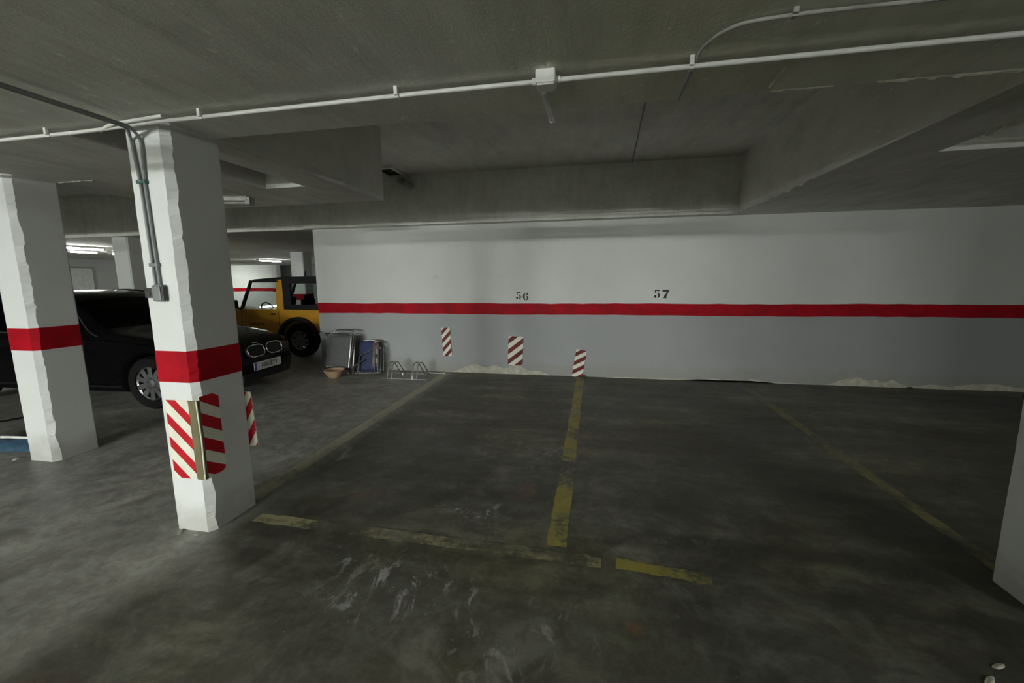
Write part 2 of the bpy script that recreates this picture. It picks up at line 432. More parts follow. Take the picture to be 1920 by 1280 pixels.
def wall_patch(x0, x1, zmax, seed, label=None):
    rnd = random.Random(seed); n = 40; pts = [(x0, 0), (x1, 0)]
    for i in range(n, -1, -1):
        t = i / n; e = min(1, t * 4, (1 - t) * 4) ** .7
        pts.append((x0 + (x1 - x0) * t, max(.004, zmax * e * (.6 + .55 * mnoise.noise(Vector((t * 7, seed, 0)))) + rnd.uniform(-.004, .004))))
    M = Matrix(((1, 0, 0, 0), (0, 0, -1, YW), (0, 1, 0, 0), (0, 0, 0, 1)))
    o = MB().prism(pts, M, .006).build('plaster_patch', M_PLASTER, wall)
    if label: o['label'] = label
wall_patch(-2.35, -.70, .175, 2.3, 'cream filler spread along the wall foot below the middle pad')
wall_patch(.2, 3.3, .03, 5.1)
wall_patch(3.25, 4.35, .15, 8.8)
wall_patch(4.25, 6.5, .12, 3.7)
wall_patch(1.3, 2.6, .05, 6.2)

def room_wall(name, x0, x1, y0, y1, mat, label, stripe=None):
    o = MB().box(x0, x1, y0, y1, 0, ZC).build(name, mat)
    tag(o, label, 'wall', kind='structure'); return o
room_wall('wall_right', XR, XR + .25, YB, YF, M_FARWALL, 'side wall closing the garage on the right')
room_wall('wall_front', XL, XR, YB - .25, YB, M_FARWALL, 'wall of the garage behind the camera')
room_wall('wall_left_end', XL - .25, XL, YB, YF, M_FARWALL, 'distant wall at the left end of the garage')
room_wall('wall_light_block', -1.6, 6.5, -6.5, -3.4, M_FARWALL, 'unseen wall added to block lamp light, to the right behind the camera')  # unseen wall, added to keep lamp light off the right side
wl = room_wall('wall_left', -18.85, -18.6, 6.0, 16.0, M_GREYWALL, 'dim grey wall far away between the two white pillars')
wf = room_wall('wall_far', XL, -17.2, 20.6, 20.85, M_FARWALL, 'bright white far wall seen above the yellow car')
wobble_strip('red_stripe', XL, -17.2, .985, 1.165, 20.6, .003, M_RED, wf, 12)
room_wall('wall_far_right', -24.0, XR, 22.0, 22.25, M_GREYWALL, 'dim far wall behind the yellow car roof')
# pale door in the dim wall
door = empty('door_1', (-18.6, 12.38, 0)); tag(door, 'pale narrow door in the dim far wall behind the black car', 'door', kind='structure')
MB().box(-.005, .035, -.36, .36, 0, 2.07, .006).build('door_leaf', M_DOOR, door)
for (a, b, c, d) in [(-.42, -.36, 0, 2.13), (.36, .42, 0, 2.13), (-.36, .36, 2.07, 2.13)]:
    MB().box(-.005, .05, a, b, c, d).build('door_frame', M_GREYPL, door)
MB().tube([(.04, .28, 1.0), (.08, .28, 1.0), (.08, .18, 1.0)], .01).build('handle', M_GALV, door)

# ------------------------------------------------------------------ pillars
def pillar(x0, x1, y0, y1, seed, label, chip=.03, stripe=(.957, 1.146), top=ZS):
    """white pillar with ragged chamfered corners; each section polygon varies a little up the height"""
    def section(z, grow=0.0):
        def jit(k, amp): return amp * mnoise.noise(Vector((seed * 3.1 + k * 11, z * 6.5, k))) + amp * .6 * mnoise.noise(Vector((seed + k * 7, z * 27, 2)))
        out = []
        low = 0.0
        cs = []
        for k, (cx, cy, sx, sy) in enumerate([(x0, y0, 1, 1), (x1, y0, -1, 1), (x1, y1, -1, -1), (x0, y1, 1, -1)]):
            c = chip * (1.0 if k == 1 else .35)
            ca = max(.004, c + jit(k, c * .25) + low); cb = max(.004, c * 1.25 + jit(k + 5, c * .55) + low)
            p = (cx - sx * grow, cy - sy * grow)
            a = (p[0] + sx * ca, p[1]); b = (p[0], p[1] + sy * cb)
            cs += [b, a] if k in (0, 2) else [a, b]
        return cs
    def mesh(zs, grow):
        P = []
        for z in zs:
            s = section(z, grow); P.append([(x, y, z) for (x, y) in s])
        g = MB(); n = 8
        vs = [p for row in P for p in row]
        fs = [[i * n + j, i * n + (j + 1) % n, (i + 1) * n + (j + 1) % n, (i + 1) * n + j] for i in range(len(zs) - 1) for j in range(n)]
        fs += [list(range(n))[::-1], [(len(zs) - 1) * n + j for j in range(n)]]
        return g.add(vs, fs)
    zs = [top * i / 130 for i in range(131)]
    o = mesh(zs, 0).build('pillar', M_PILLAR)
    tag(o, label, 'pillar', kind='structure')
    if stripe:
        a, b = stripe
        mesh([a] + [z for z in zs if a < z < b] + [b], .002).build('red_stripe', M_RED, o)
    return o
P1 = (-2.575, -2.312, 2.02, 2.375)
pil1 = pillar(*P1, 1, 'white pillar with red band and grey conduits at the corner of bay 56', .032)
pil0 = pillar(-4.885, -4.60, 2.655, 2.995, 2, 'white pillar with red band standing at the left picture edge', .034, (.985, 1.175))
pil2 = pillar(2.025, 2.30, 2.05, 2.405, 3, 'dark shaded pillar at the right picture edge beside bay 57', .03)
pillar(-9.25, -8.90, 6.75, 7.1, 4, 'distant pillar just left of the conduit pillar above the black car', .02)
pillar(-9.15, -8.72, 11.55, 11.95, 5, 'distant pillar rising above the yellow car roof', .02)
pillar(-17.14, -16.84, 20.1, 20.4, 6, 'distant pillar at the end of the bright far wall', .02)

# ------------------------------------------------------------------ hazard pads
def clip(poly, inside, cut):
    out = []
    for i, p in enumerate(poly):
        q = poly[(i + 1) % len(poly)]
        if inside(p): out.append(p)
        if inside(p) != inside(q): out.append(cut(p, q))
    return out
def clip_convex(poly, conv):
    for i in range(len(conv)):
        a, b = conv[i], conv[(i + 1) % len(conv)]
        sd = lambda p: (b[0] - a[0]) * (p[1] - a[1]) - (b[1] - a[1]) * (p[0] - a[0])
        def cut(p, q):
            t = sd(p) / (sd(p) - sd(q)); return (p[0] + (q[0] - p[0]) * t, p[1] + (q[1] - p[1]) * t)
        poly = clip(poly, lambda p: sd(p) >= 0, cut)
        if len(poly) < 3: return []
    return poly
def round_rect(w, h, r, corners=(1, 1, 1, 1)):
    """counter clockwise outline, origin bottom left; corners bl, br, tr, tl"""
    out = []
    for k, (cx, cy, a) in enumerate([(r, r, 180), (w - r, r, 270), (w - r, h - r, 0), (r, h - r, 90)]):
        if corners[k]: out += arc(cx, cy, r, r, a, a + 90, 5)
        else: out.append([(0, 0), (w, 0), (w, h), (0, h)][k])
    return out
def pad(root, name, w, h, th, M, slope, period, offset, film, red, rad=.02, corners=(1, 1, 1, 1), frac=.5):
    """striped pad: body plate and separate raised stripes"""
    ol = round_rect(w, h, rad, corners)
    body = MB().prism(ol, M, th).build(name, film, root)
    k = -12
    while k < 24:
        z = offset + k * period
        st = [(-.02, z - slope * .02), (w + .02, z + slope * (w + .02)), (w + .02, z + slope * (w + .02) + period * frac), (-.02, z - slope * .02 + period * frac)]
        c = clip_convex(st, ol)
        if len(c) >= 3:
            MB().prism(c, M @ Matrix.Translation((0, 0, th)), .0008).build('stripe', red, body)
        k += 1
    return body
def frame(o, ex, ey):
    ex = Vector(ex).normalized(); ey = Vector(ey).normalized(); ez = ex.cross(ey)
    return Matrix(((ex.x, ey.x, ez.x, o[0]), (ex.y, ey.y, ez.y, o[1]), (ex.z, ey.z, ez.z, o[2]), (0, 0, 0, 1)))
g1 = empty('corner_guard', (-2.34, 2.02, .35))
tag(g1, 'red and cream striped corner guard wrapped around the conduit pillar', 'corner guard')
off = Vector((2.34, -2.02, -.35))
pad(g1, 'front_panel', .165, .495, .006, frame(Vector((-2.532, 2.018, .352)) + off, (1, 0, .02), (0, 0, 1)), -1.0, .150, .05, M_CREAM, M_HRED, .006, (1, 0, 0, 1), .46)
pad(g1, 'side_panel', .130, .51, .006, frame(Vector((-2.310, 2.030, .36)) + off, (0, 1, .0), (0, 0, 1)), -.62, .152, .03, M_CREAM, M_HRED, .035, (0, 1, 1, 0), .52)
fr = Vector((-2.362, 2.011, 0)) + off; sd = Vector((-2.3035, 2.032, 0)) + off; md_ = Vector((-2.3055, 2.010, 0)) + off
MB().prism([(fr.x, fr.y), (md_.x - .012, md_.y), (md_.x, md_.y + .010), (sd.x, sd.y), (sd.x - .006, sd.y), (md_.x - .004, md_.y + .014), (md_.x - .014, md_.y + .006), (fr.x, fr.y + .007)], Matrix.Translation((0, 0, .003)), .494).build('foam_edge', M_FOAM, g1)
MB().tube([(md_.x - .004, md_.y + .003, .006), (md_.x + .001, md_.y + .005, .25), (md_.x - .004, md_.y + .003, .50)], .0045, 8).build('bright_lip', M_CREAM, g1)
g2 = empty('corner_guard', (-2.30, 2.38, .43))
tag(g2, 'striped corner guard sticking out from the rear edge of the conduit pillar', 'corner guard')
o2 = Vector((2.30, -2.38, -.43))
pad(g2, 'side_panel', .085, .38, .006, frame(Vector((-2.345, 2.377, .425)) + o2, (1, .12, .06), (-.05, 0, 1)), 1.6, .16, -.03, M_CREAM, M_HRED, .008, (1, 1, 1, 1), .5)

def wall_pad(x, z, w, h, tilt, label, slope, off, period=.145):
    r = empty('wall_pad', (x, YW, z)); tag(r, label, 'wall pad', 'striped pads on the back wall')
    M = frame((0, -.0005, 0), (math.cos(tilt), 0, math.sin(tilt)), (-math.sin(tilt), 0, math.cos(tilt)))
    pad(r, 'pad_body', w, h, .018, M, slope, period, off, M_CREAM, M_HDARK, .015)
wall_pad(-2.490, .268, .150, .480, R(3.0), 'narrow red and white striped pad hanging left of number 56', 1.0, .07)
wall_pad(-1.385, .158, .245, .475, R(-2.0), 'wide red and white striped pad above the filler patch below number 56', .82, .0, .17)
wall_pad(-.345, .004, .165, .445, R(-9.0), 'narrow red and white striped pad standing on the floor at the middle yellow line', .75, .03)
MB().box(-.17, -.13, 6.60, 6.655, 0.0, .03, .006).build('rubber_block', M_DKPL)
tag(bpy.data.objects['rubber_block'], 'small dark block on the floor beside the standing pad', 'block')

# ------------------------------------------------------------------ conduits and boxes
YC = 1.93
def conduit(name, pts, r, mat, label, group=None, bend=.06, clips=(), cat='conduit', cmat=None):
    root = empty(name, pts[0]); tag(root, label, cat, group)
    o = Vector(pts[0])
    MB().tube([p - o for p in arc_path(pts, bend)], r, 12).build('pipe', mat, root)
    for c in clips:
        c = Vector(c) - o; c0 = Vector(c)
        g = MB().box(c.x - .008, c.x + .008, c.y - r - .003, c.y + r + .003, c.z - r - .003, c.z + .004)
        g.box(c.x - .008, c.x + .008, c.y - r - .016, c.y - r - .002, c.z - .004, ZS - o.z)
        g.build('clip', cmat or mat, root)
    return root
ZP = ZS - .032
mc = conduit('ceiling_conduit', [(-6.0, 2.03, ZP), (-2.75, 1.985, ZP), (-2.36, 1.955, ZP), (-.8, 1.925, ZP), (5.5, 1.925, ZP)], .0100, M_WHITE,
        'long white conduit clipped under the ceiling across the whole picture', bend=.2,
        clips=[(-3.05, 1.989, ZP), (-1.98, 1.949, ZP), (-.9, 1.927, ZP), (.355, 1.925, ZP), (1.7, 1.925, ZP), (-4.2, 2.005, ZP)])
conduit('ceiling_conduit', [(-2.70, 1.99, ZP - .002), (-2.55, 1.945, ZP + .008), (-2.2, 1.925, ZP + .014)], .009, M_WHITE, 'short white conduit splice beside the top of the conduit pillar', bend=.05)
conduit('ceiling_conduit', [(.372, 1.95, ZS - .012), (.375, 1.80, ZS - .012), (.45, 1.69, ZS - .012), (.65, 1.675, ZS - .012), (3.0, 1.715, ZS - .012)], .0065, M_DIMPIPE,
        'thin bent conduit branching off over bay 57', bend=.08, clips=[(.62, 1.676, ZS - .012)])
conduit('ceiling_cable', [(.372, 1.95, ZS - .006), (.375, 2.328, ZS - .006), (.375, 2.345, ZS + .02), (.38, 2.345, ZC - .008), (.385, 3.0, ZC - .008), (.47, 6.43, ZC - .008)], .007, M_GREYPL,
        'thin dark cable running back over bay 57 into the recess', bend=.02, cat='cable')
# two dark conduits that cross the ceiling and drop down the pillar
ZD = ZS - .052
for k, (xa, xt, xb, lab) in enumerate([(-2.395, -2.522, -2.484, 'left of two dark conduits dropping down the white pillar to a switch box'),
                                       (-2.372, -2.460, -2.455, 'right of two dark conduits dropping down the white pillar to a switch box')]):
    yf = 2.02 - .0105
    conduit('pillar_conduit', [(xa, -1.5, ZD), (xa - .045, 1.93, ZD), (xt, yf, ZD - .03), (xt + .006, yf, 2.28), (xb - .012, yf, 2.08), (xb, yf, 1.53)], .0085, M_GREYPL, lab,
            'two conduits down the pillar', bend=.03)
for (z, x0, x1, mt, lab) in [(2.10, -2.512, -2.452, M_GREEN, 'green clip holding the two pillar conduits together'), (1.645, -2.500, -2.442, M_GREYPL, 'grey clip holding the two pillar conduits near the switch')]:
    r = empty('conduit_clip', ((x0 + x1) / 2, 2.02, z)); tag(r, lab, 'clip')
    MB().box(-(x1 - x0) / 2, (x1 - x0) / 2, -.024, 0.001, -.010, .010, .003).build('band', mt, r)
    MB().lathe([(0, .002), (.005, .002), (.005, -.002), (0, -.002)], 'Y', (0, -.025, 0), 10).build('screw', M_GALV, r)
sw = empty('light_switch', (-2.522, 2.02, 1.458)); tag(sw, 'small dark square light switch on the conduit pillar', 'switch')
MB().box(-.028, .028, -.028, .001, 0, .058, .005).build('housing', M_DKPL, sw)
MB().box(-.015, .015, -.034, -.026, .016, .040, .003).build('rocker', M_DKPL, sw)
jb = empty('switch_box', (-2.452, 2.02, 1.437)); tag(jb, 'rounded grey junction box below the pillar conduits', 'junction box')
MB().box(-.033, .033, -.036, .001, 0, .098, .012).build('housing', M_GREYPL, jb)
MB().box(-.028, .028, -.041, -.034, .006, .090, .006).build('lid', M_GREYPL, jb)
MB().box(.030, .036, -.030, -.004, .01, .086, .002).build('side_flange', M_DKPL, jb)
bx = empty('ceiling_box', (-.222, 1.925, ZS)); tag(bx, 'small white junction box on the ceiling conduit', 'junction box')
MB().box(-.042, .042, -.045, .04, -.055, 0, .008).build('housing', M_WHITE, bx)
MB().box(-.036, .036, -.039, .034, -.062, -.054, .004).build('lid', M_WHITE, bx)
for s in (-1, 1): MB().lathe([(0, 0), (.015, 0), (.015, .02), (0, .02)], 'X', (s * .05 - .01, 0, -.032), 12).build('gland', M_WHITE, bx)
st = conduit('pipe_stub', [(-.25, 2.06, ZS - .02), (-.245, 2.40, ZS - .028)], .012, M_WHITE, 'short white pipe stub behind the ceiling junction box', cat='pipe')
MB().tube([(.004, .325, -.0076), (.005, .345, -.0081)], .015, 12).build('end_cap', M_WHITE, st)

# opening with pipe high in the rear corner of the recess
op = empty('duct_opening', (-3.06, 6.15, ZC)); tag(op, 'black square duct opening high at the back of the ceiling recess', 'duct')
for (a, b, c, d) in [(-.17, -.12, -.27, .27), (.12, .17, -.27, .27), (-.12, .12, -.27, -.22), (-.12, .12, .22, .27)]:
    MB().box(a, b, c, d, -.03, .002).build('frame', M_CEIL, op)
MB().box(-.12, .12, -.22, .22, -.006, .002).build('shade_plate', M_HOLE, op)  # flat black plate, shade inside the opening put into its colour
pp = empty('drain_pipe', (-2.93, 6.45, 3.02)); tag(pp, 'short grey drain pipe elbow beside the black duct opening', 'pipe')
MB().tube(arc_path([(-.12, 0.0, .05), (-.08, -.12, .04), (.04, -.14, 0), (.10, -.02, -.04)], .06), .035, 12).build('elbow', M_DIMPIPE, pp)
MB().lathe([(.035, -.02), (.045, -.02), (.045, .02), (.035, .02)], 'X', (0, -.135, .015), 14).build('collar', M_GREYPL, pp)

# ------------------------------------------------------------------ fluorescent lamps
M_TUBES = {}
def lamp(x, y, z, length, rz, strength, label, on=True, group='fluorescent ceiling lamps'):
    r = empty('ceiling_lamp', (x, y, z), rz); tag(r, label, 'lamp', group)
    h = length / 2
    if z < ZS - .01:
        for s in (-.6, .6): MB().tube([(s * h, 0, -.01), (s * h, 0, ZS - z)], .006, 8).build('hanger_rod', M_WHITE, r)
    MB().box(-h, h, -.06, .06, -.05, 0, .008).build('housing', M_WHITE if on else M_DIMPIPE, r)
    for s in (-1, 1): MB().box(s * h - .025, s * h + .025, -.055, .055, -.085, -.01, .006).build('end_cap', M_WHITE if on else M_DIMPIPE, r)
    key = round(strength, 2) if on else 0
    if key not in M_TUBES: M_TUBES[key] = emis('lit tube %s' % key, (.96, 1.0, .945), strength) if on else M_DIMPIPE
    for s in (-1, 1):
        MB().tube([(-h + .03, s * .03, -.068), (h - .03, s * .03, -.068)], .013, 12).build('tube', M_TUBES[key], r)
    return r
lamp(-3.05, -2.5, ZS - .16, 1.25, 0, TUBE_NEAR, 'nearest lit fluorescent lamp over the driving lane behind the camera')
lamp(-2.75, -6.5, ZS - .16, 1.25, 0, TUBE_MID, 'middle added fill lamp over the lane behind the camera')  # unseen lamps from here back, added to light the wall more evenly
lamp(-4.3, -10.5, ZS - .16, 1.25, 0, TUBE_BACK, 'right one of two added fill lamps side by side far behind the camera')
lamp(-5.9, -10.5, ZS - .16, 1.25, 0, TUBE_BACK, 'left one of two added fill lamps side by side far behind the camera')  # rear lamps doubled to spread and soften the pillar shadow
lamp(-5.2, -15.0, ZS - .16, 1.25, 0, TUBE_BACK, 'right one of two added fill lamps at the far rear end of the lane')
lamp(-8.2, -15.0, ZS - .16, 1.25, 0, TUBE_BACK, 'left one of two added fill lamps at the far rear end of the lane')
lamp(-9.0, -4.5, ZS - .16, 1.25, 0, TUBE_SIDE, 'added fill lamp far to the left behind the camera')  # unseen side lamp, added as weak fill
lamp(4.6, -2.5, ZS - .16, 1.25, 0, TUBE_RIGHT, 'weak fluorescent lamp to the right behind the camera')
lamp(-12.0, 7.9, ZS, 1.25, R(90), TUBE_FAR, 'nearest lit fluorescent lamp in the gap left of the conduit pillar')
lamp(-13.35, 9.0, ZS, .65, R(90), TUBE_FAR, 'small lit lamp just below the nearest fluorescent lamp in the left gap')
lamp(-13.4, 10.0, ZS, .62, R(90), TUBE_FAR, 'farthest lit lamp in the gap left of the conduit pillar')
lamp(-13.05, 15.25, ZS, 1.25, R(90), TUBE_FAR, 'lit lamp above the yellow car in front of the far wall')
lamp(-19.6, 18.6, ZS, 1.6, 0, TUBE_FAR * .9, 'lit lamp hanging close to the bright far wall')
lamp(-12.3, 18.3, ZS, 1.2, R(90), TUBE_FAR * .5, 'small distant lamp left of the pillar above the yellow car')
lamp(-3.72, 3.86, ZS, .42, R(15), 0, 'unlit dusty lamp under the beam just right of the conduit pillar', on=False)

# ------------------------------------------------------------------ cars
def interp(tab, x):
    """smooth curve through a table of (x, value), without overshoot"""
    n = len(tab)
    if x <= tab[0][0]: return tab[0][1]
    if x >= tab[-1][0]: return tab[-1][1]
    d = [(tab[i + 1][1] - tab[i][1]) / (tab[i + 1][0] - tab[i][0]) for i in range(n - 1)]
    def slope(i):
        if i == 0: return d[0]
        if i == n - 1: return d[-1]
        if d[i - 1] * d[i] <= 0: return 0.0
        return 2 * d[i - 1] * d[i] / (d[i - 1] + d[i])
    for i in range(n - 1):
        if x <= tab[i + 1][0]:
            h = tab[i + 1][0] - tab[i][0]; t = (x - tab[i][0]) / h
            return ((2 * t ** 3 - 3 * t * t + 1) * tab[i][1] + (t ** 3 - 2 * t * t + t) * h * slope(i)
                    + (-2 * t ** 3 + 3 * t * t) * tab[i + 1][1] + (t ** 3 - t * t) * h * slope(i + 1))
def wheel(parent, x, y, side, rad, w, spokes, rimr, spare=False):
    """side = -1 faces -Y"""
    r = empty('wheel', (x, y, rad)); r.parent = parent
    s = side
    prof = [(rimr * .96, -w / 2), (rad * .93, -w / 2), (rad, -w * .36), (rad, w * .36), (rad * .93, w / 2), (rimr * .96, w / 2)]
    MB().lathe(prof, 'Y', n=40).build('tyre', M_RUBBER, r)
    MB().lathe([(rimr, -w * .42), (rimr * .9, -w * .36), (rimr * .9, w * .36), (rimr, w * .42)], 'Y', n=40).build('rim', M_RIM, r)
    g = MB()
    for k in range(spokes):
        a = 2 * math.pi * k / spokes
        Mr = Matrix.Rotation(a, 4, 'Y')
        g.box(-.030, .030, min(s * w * .30, s * w * .42), max(s * w * .30, s * w * .42), 0.02, rimr * .97, M=Mr)
    g.build('spokes', M_RIM, r)
    MB().lathe([(0, s * w * .45), (.05, s * w * .43), (.055, s * w * .2), (0, s * w * .2)], 'Y', n=20).build('hub_cap', M_RIM, r)
    MB().lathe([(0, 0), (rimr * .62, 0), (rimr * .62, s * .02), (0, s * .02)], 'Y', n=24).build('brake_disc', M_TRIM, r)
    return r

# --- black estate car: x forward (nose), local
def black_car():
    root = empty('black_car', (-6.737, 4.87, 0), R(3.0))
    tag(root, 'black estate car parked nose right behind the white pillars', 'car')
    HL = 2.27
    top = [(-2.27, .80), (-2.2, .98), (-2.02, 1.22), (-1.75, 1.37), (-1.0, 1.435), (-.5, 1.445), (-.12, 1.405), (.28, 1.23), (.74, .965), (1.10, .905), (1.8, .80), (2.1, .715), (2.22, .64), (2.27, .56)]
    belt = [(-2.27, .76), (-2.1, .90), (-1.0, .935), (.3, .90), (1.0, .835), (1.8, .73), (2.1, .66), (2.22, .585), (2.27, .50)]
    wid = [(-2.27, .66), (-2.15, .80), (-1.8, .88), (-.8, .91), (.8, .91), (1.6, .895), (1.95, .83), (2.14, .70), (2.23, .52), (2.27, .36)]
    bot = [(-2.27, .42), (-2.15, .28), (-1.8, .2), (1.8, .19), (2.15, .2), (2.24, .26), (2.27, .34)]
    def sect(x, s):
        """s 0..1 from bottom centre line up the side to the top centre line; returns y>=0, z"""
        w, zt, zb, z0 = interp(wid, x), interp(top, x), interp(belt, x), interp(bot, x)
        gh = max(0.0, min(1, (zt - zb - .12) / .35))            # 1 in the cabin, 0 on hood
        pts = [(0, z0), (.82 * w, z0), (.95 * w, z0 + .05), (.995 * w, z0 + (zb - z0) * .38), (1.0 * w, z0 + (zb - z0) * .62), (.985 * w, zb - .06), (.95 * w, zb)]
        roofw = w * (.66 * gh + .80 * (1 - gh))
        rh = zt - (.035 * gh + .02)
        pts += [((w * .95) * .72 + roofw * .28, zb + (rh - zb) * .33), ((w * .95) * .34 + roofw * .66, zb + (rh - zb) * .72), (roofw, rh), (roofw * .72, zt - .008), (0, zt)]
        t = s * (len(pts) - 1); i = min(int(t), len(pts) - 2); f = t - i
        p0, p1, p2, p3 = pts[max(i - 1, 0)], pts[i], pts[i + 1], pts[min(i + 2, len(pts) - 1)]
        cr = lambda a, b, c, d: .5 * ((2 * b) + (-a + c) * f + (2 * a - 5 * b + 4 * c - d) * f * f + (-a + 3 * b - 3 * c + d) * f ** 3)
        return max(0, cr(p0[0], p1[0], p2[0], p3[0])), cr(p0[1], p1[1], p2[1], p3[1])
    NX, NS = 92, 44
    xs = [-HL + 2 * HL * (.5 - .5 * math.cos(math.pi * (.06 + .88 * i / NX))) for i in range(NX + 1)]
    xs = [-HL + 2 * HL * ((x - xs[0]) / (xs[-1] - xs[0])) for x in xs]
    AX = (1.40, -1.42); WR = .325
    g = MB(); P = []
    for x in xs:
        row = []
        for k in range(2 * NS + 1):
            s = k / NS; side = -1
            if s > 1: s = 2 - s; side = 1
            y, z = sect(x, s); row.append((x, side * y, z))
        P.append(row)
    g.grid(P)
    g.add([p for p in P[0][:-1]], [list(range(2 * NS))]); g.add([p for p in P[-1][:-1]], [list(range(2 * NS))[::-1]])
    body = g.build('body', M_CARBLK, root, smooth=True, angle=50)
    bm = bmesh.new(); bm.from_mesh(body.data); bmesh.ops.remove_doubles(bm, verts=bm.verts, dist=1e-4); bmesh.ops.recalc_face_normals(bm, faces=bm.faces); bm.to_mesh(body.data); bm.free()
    # wheel arches cut out
    cut = MB()
    for ax in AX:
        for s in (-1, 1):
            cut.lathe([(0, s * .55), (.375, s * .55), (.375, s * 1.1), (0, s * 1.1)], 'Y', (ax, 0, .33), 36)
    co = cut.build('arch_cutter', M_TRIM, None)
    co.parent = root
    md = body.modifiers.new('b', 'BOOLEAN'); md.object = co; md.operation = 'DIFFERENCE'; md.solver = 'EXACT'
    dg = bpy.context.evaluated_depsgraph_get(); dg.update()
    me = bpy.data.meshes.new_from_object(body.evaluated_get(dg)); body.modifiers.clear(); body.data = me
    me.materials.clear(); me.materials.append(M_CARBLK)
    bpy.data.objects.remove(co)
    # glass laid over the body
    def patch(name, mat, fx0, fx1, s0, s1, side, off=.006, n=24, ms=8, skew=0.0):
        g = MB(); G = []
        for i in range(n + 1):
            row = []
            for j in range(ms + 1):
                s = s0 + (s1 - s0) * j / ms
                a = fx0[0] + (fx0[1] - fx0[0]) * j / ms; b = fx1[0] + (fx1[1] - fx1[0]) * j / ms
                x = a + (b - a) * i / n
                y, z = sect(x, s); y2, z2 = sect(x, min(1, s + .01)); y1, z1 = sect(x, s - .01)
                nn = Vector((z2 - z1, -(y2 - y1))); nn = nn.normalized() if nn.length > 1e-6 else Vector((0, 1))
                row.append((x, side * (y + nn.x * off), z + nn.y * off))
            G.append(row)
        g.grid(G); return g.build(name, mat, root, smooth=True)
    S = lambda k: k / 11
    for sd in (-1, 1):
        patch('side_window', M_GLASSDK, (-.10, -.10), (.40, .06), S(6.15), S(8.75), sd)
        patch('side_window', M_GLASSDK, (-1.02, -1.02), (-.18, -.18), S(6.15), S(8.75), sd)
        patch('side_window', M_GLASSDK, (-1.75, -1.55), (-1.10, -1.10), S(6.2), S(8.7), sd)
        # bright trim under the windows
        pts = []
        for i in range(31):
            x = -1.75 + 2.22 * i / 30; y, z = sect(x, S(6.02)); pts.append((x, sd * (y + .008), z))
        MB().tube(pts, .006, 6).build('window_trim', M_CHROME, root)
        # screen pillar edge
        pts = []
        for i in range(13):
            t = i / 12; x = .08 + (.70 - .08) * t; y, z = sect(x, S(9.0 - 2.4 * t)); pts.append((x, sd * (y + .004), z + .003))
        MB().tube(pts, .007, 6).build('screen_pillar_trim', M_RIM, root)
        # door seams and handles
        for dx in (.55, -.14, -1.06):
            pts = [(dx, sd * (sect(dx, S(q / 4))[0] + .001), sect(dx, S(q / 4))[1]) for q in range(9, 25)]
            MB().tube(pts, .003, 5).build('door_seam', M_TRIM, root)
        for dx in (.10, -.86):
            y, z = sect(dx, S(5.0)); MB().box(dx - .09, dx + .09, sd * y - .012, sd * y + .012, z - .012, z + .012, .008).build('door_handle', M_CARBLK, root)
        y, z = sect(.36, S(6.3)); mr = MB().box(.29, .44, min(sd * (y + .02), sd * (y + .19)), max(sd * (y + .02), sd * (y + .19)), z, z + .12, .04).build('mirror', M_CARBLK, root)
        # sill line
        pts = [(x, sd * (sect(x, S(2.2))[0] + .004), sect(x, S(2.2))[1]) for x in [-1.0 + 2.0 * i / 12 for i in range(13)]]
        MB().tube(pts, .012, 6).build('sill_trim', M_TRIM, root)
        # roof rail
        pts = [(x, sd * (sect(x, S(9.1))[0]), sect(x, S(9.1))[1] + (.035 if -1.5 < x < -.05 else .0)) for x in [-1.6 + 1.65 * i / 16 for i in range(17)]]
        MB().tube(pts, .014, 8).build('roof_rail', M_TRIM, root)
        # headlight
        G = []
        for i in range(9):
            row = []
            for j in range(9):
                x = 1.95 + .20 * i / 8; s = S(4.9 + .95 * j / 8); y, z = sect(x, s); row.append((x + .005, sd * (y + .004), z))
            G.append(row)
        MB().grid(G).build('headlight', M_GLASSDK, root, smooth=True)
        MB().tube([G[0][4], G[4][0], G[8][0], G[8][8], G[4][8], G[0][4]], .003, 6).build('headlight_trim', M_TRIM, root)
        # fog light
        MB().lathe([(0, .0), (.045, .0), (.05, -.03), (0, -.03)], 'X', (2.135, sd * .60, .33), 18).build('fog_light', M_TRIM, root)
    patch('windscreen', M_GLASSDK, (.12, .06), (.67, .72), S(9.2), S(11), -1, .004)
    patch('windscreen', M_GLASSDK, (.12, .06), (.67, .72), S(9.2), S(11), 1, .004)
    # nose: twin rounded grille openings, lower intake, number plate
    XF = 2.285
    for sd in (-1, 1):
        ol = []
        for i in range(28):
            a = 2 * math.pi * i / 28; ca, sa = math.cos(a), math.sin(a)
            ol.append((math.copysign(abs(ca) ** .62, ca) * .150, math.copysign(abs(sa) ** .75, sa) * .080))
        Mg = frame((XF - .01, sd * .172, .625), (0, 1, 0), (-.28, 0, 1))
        MB().prism(ol, Mg @ Matrix.Translation((0, 0, -.03)), .036).build('grille', M_HOLE, root)
        MB().tube([Mg @ Vector((p[0], p[1], .006)) for p in ol], .0065, 8, closed=True).build('grille_ring', M_CHROME, root)
        for k in range(5):
            x = -.09 + .045 * k
            MB().tube([Mg @ Vector((x, -.055, .003)), Mg @ Vector((x, .055, .003))], .004, 6).build('grille_bar', M_TRIM, root)
    MB().box(2.14, 2.29, -.5, .5, .44, .555, .03).build('bumper_bar', M_CARBLK, root)
    MB().box(2.10, 2.27, -.42, .42, .235, .345, .03).build('lower_intake', M_HOLE, root)
    Mp = frame((2.296, 0, .418), (0, 1, 0), (-.03, 0, 1))
    pl = MB().prism([(a - .26, b - .055) for (a, b) in round_rect(.52, .11, .01)], Mp, .006).build('number_plate', M_PLATE, root)
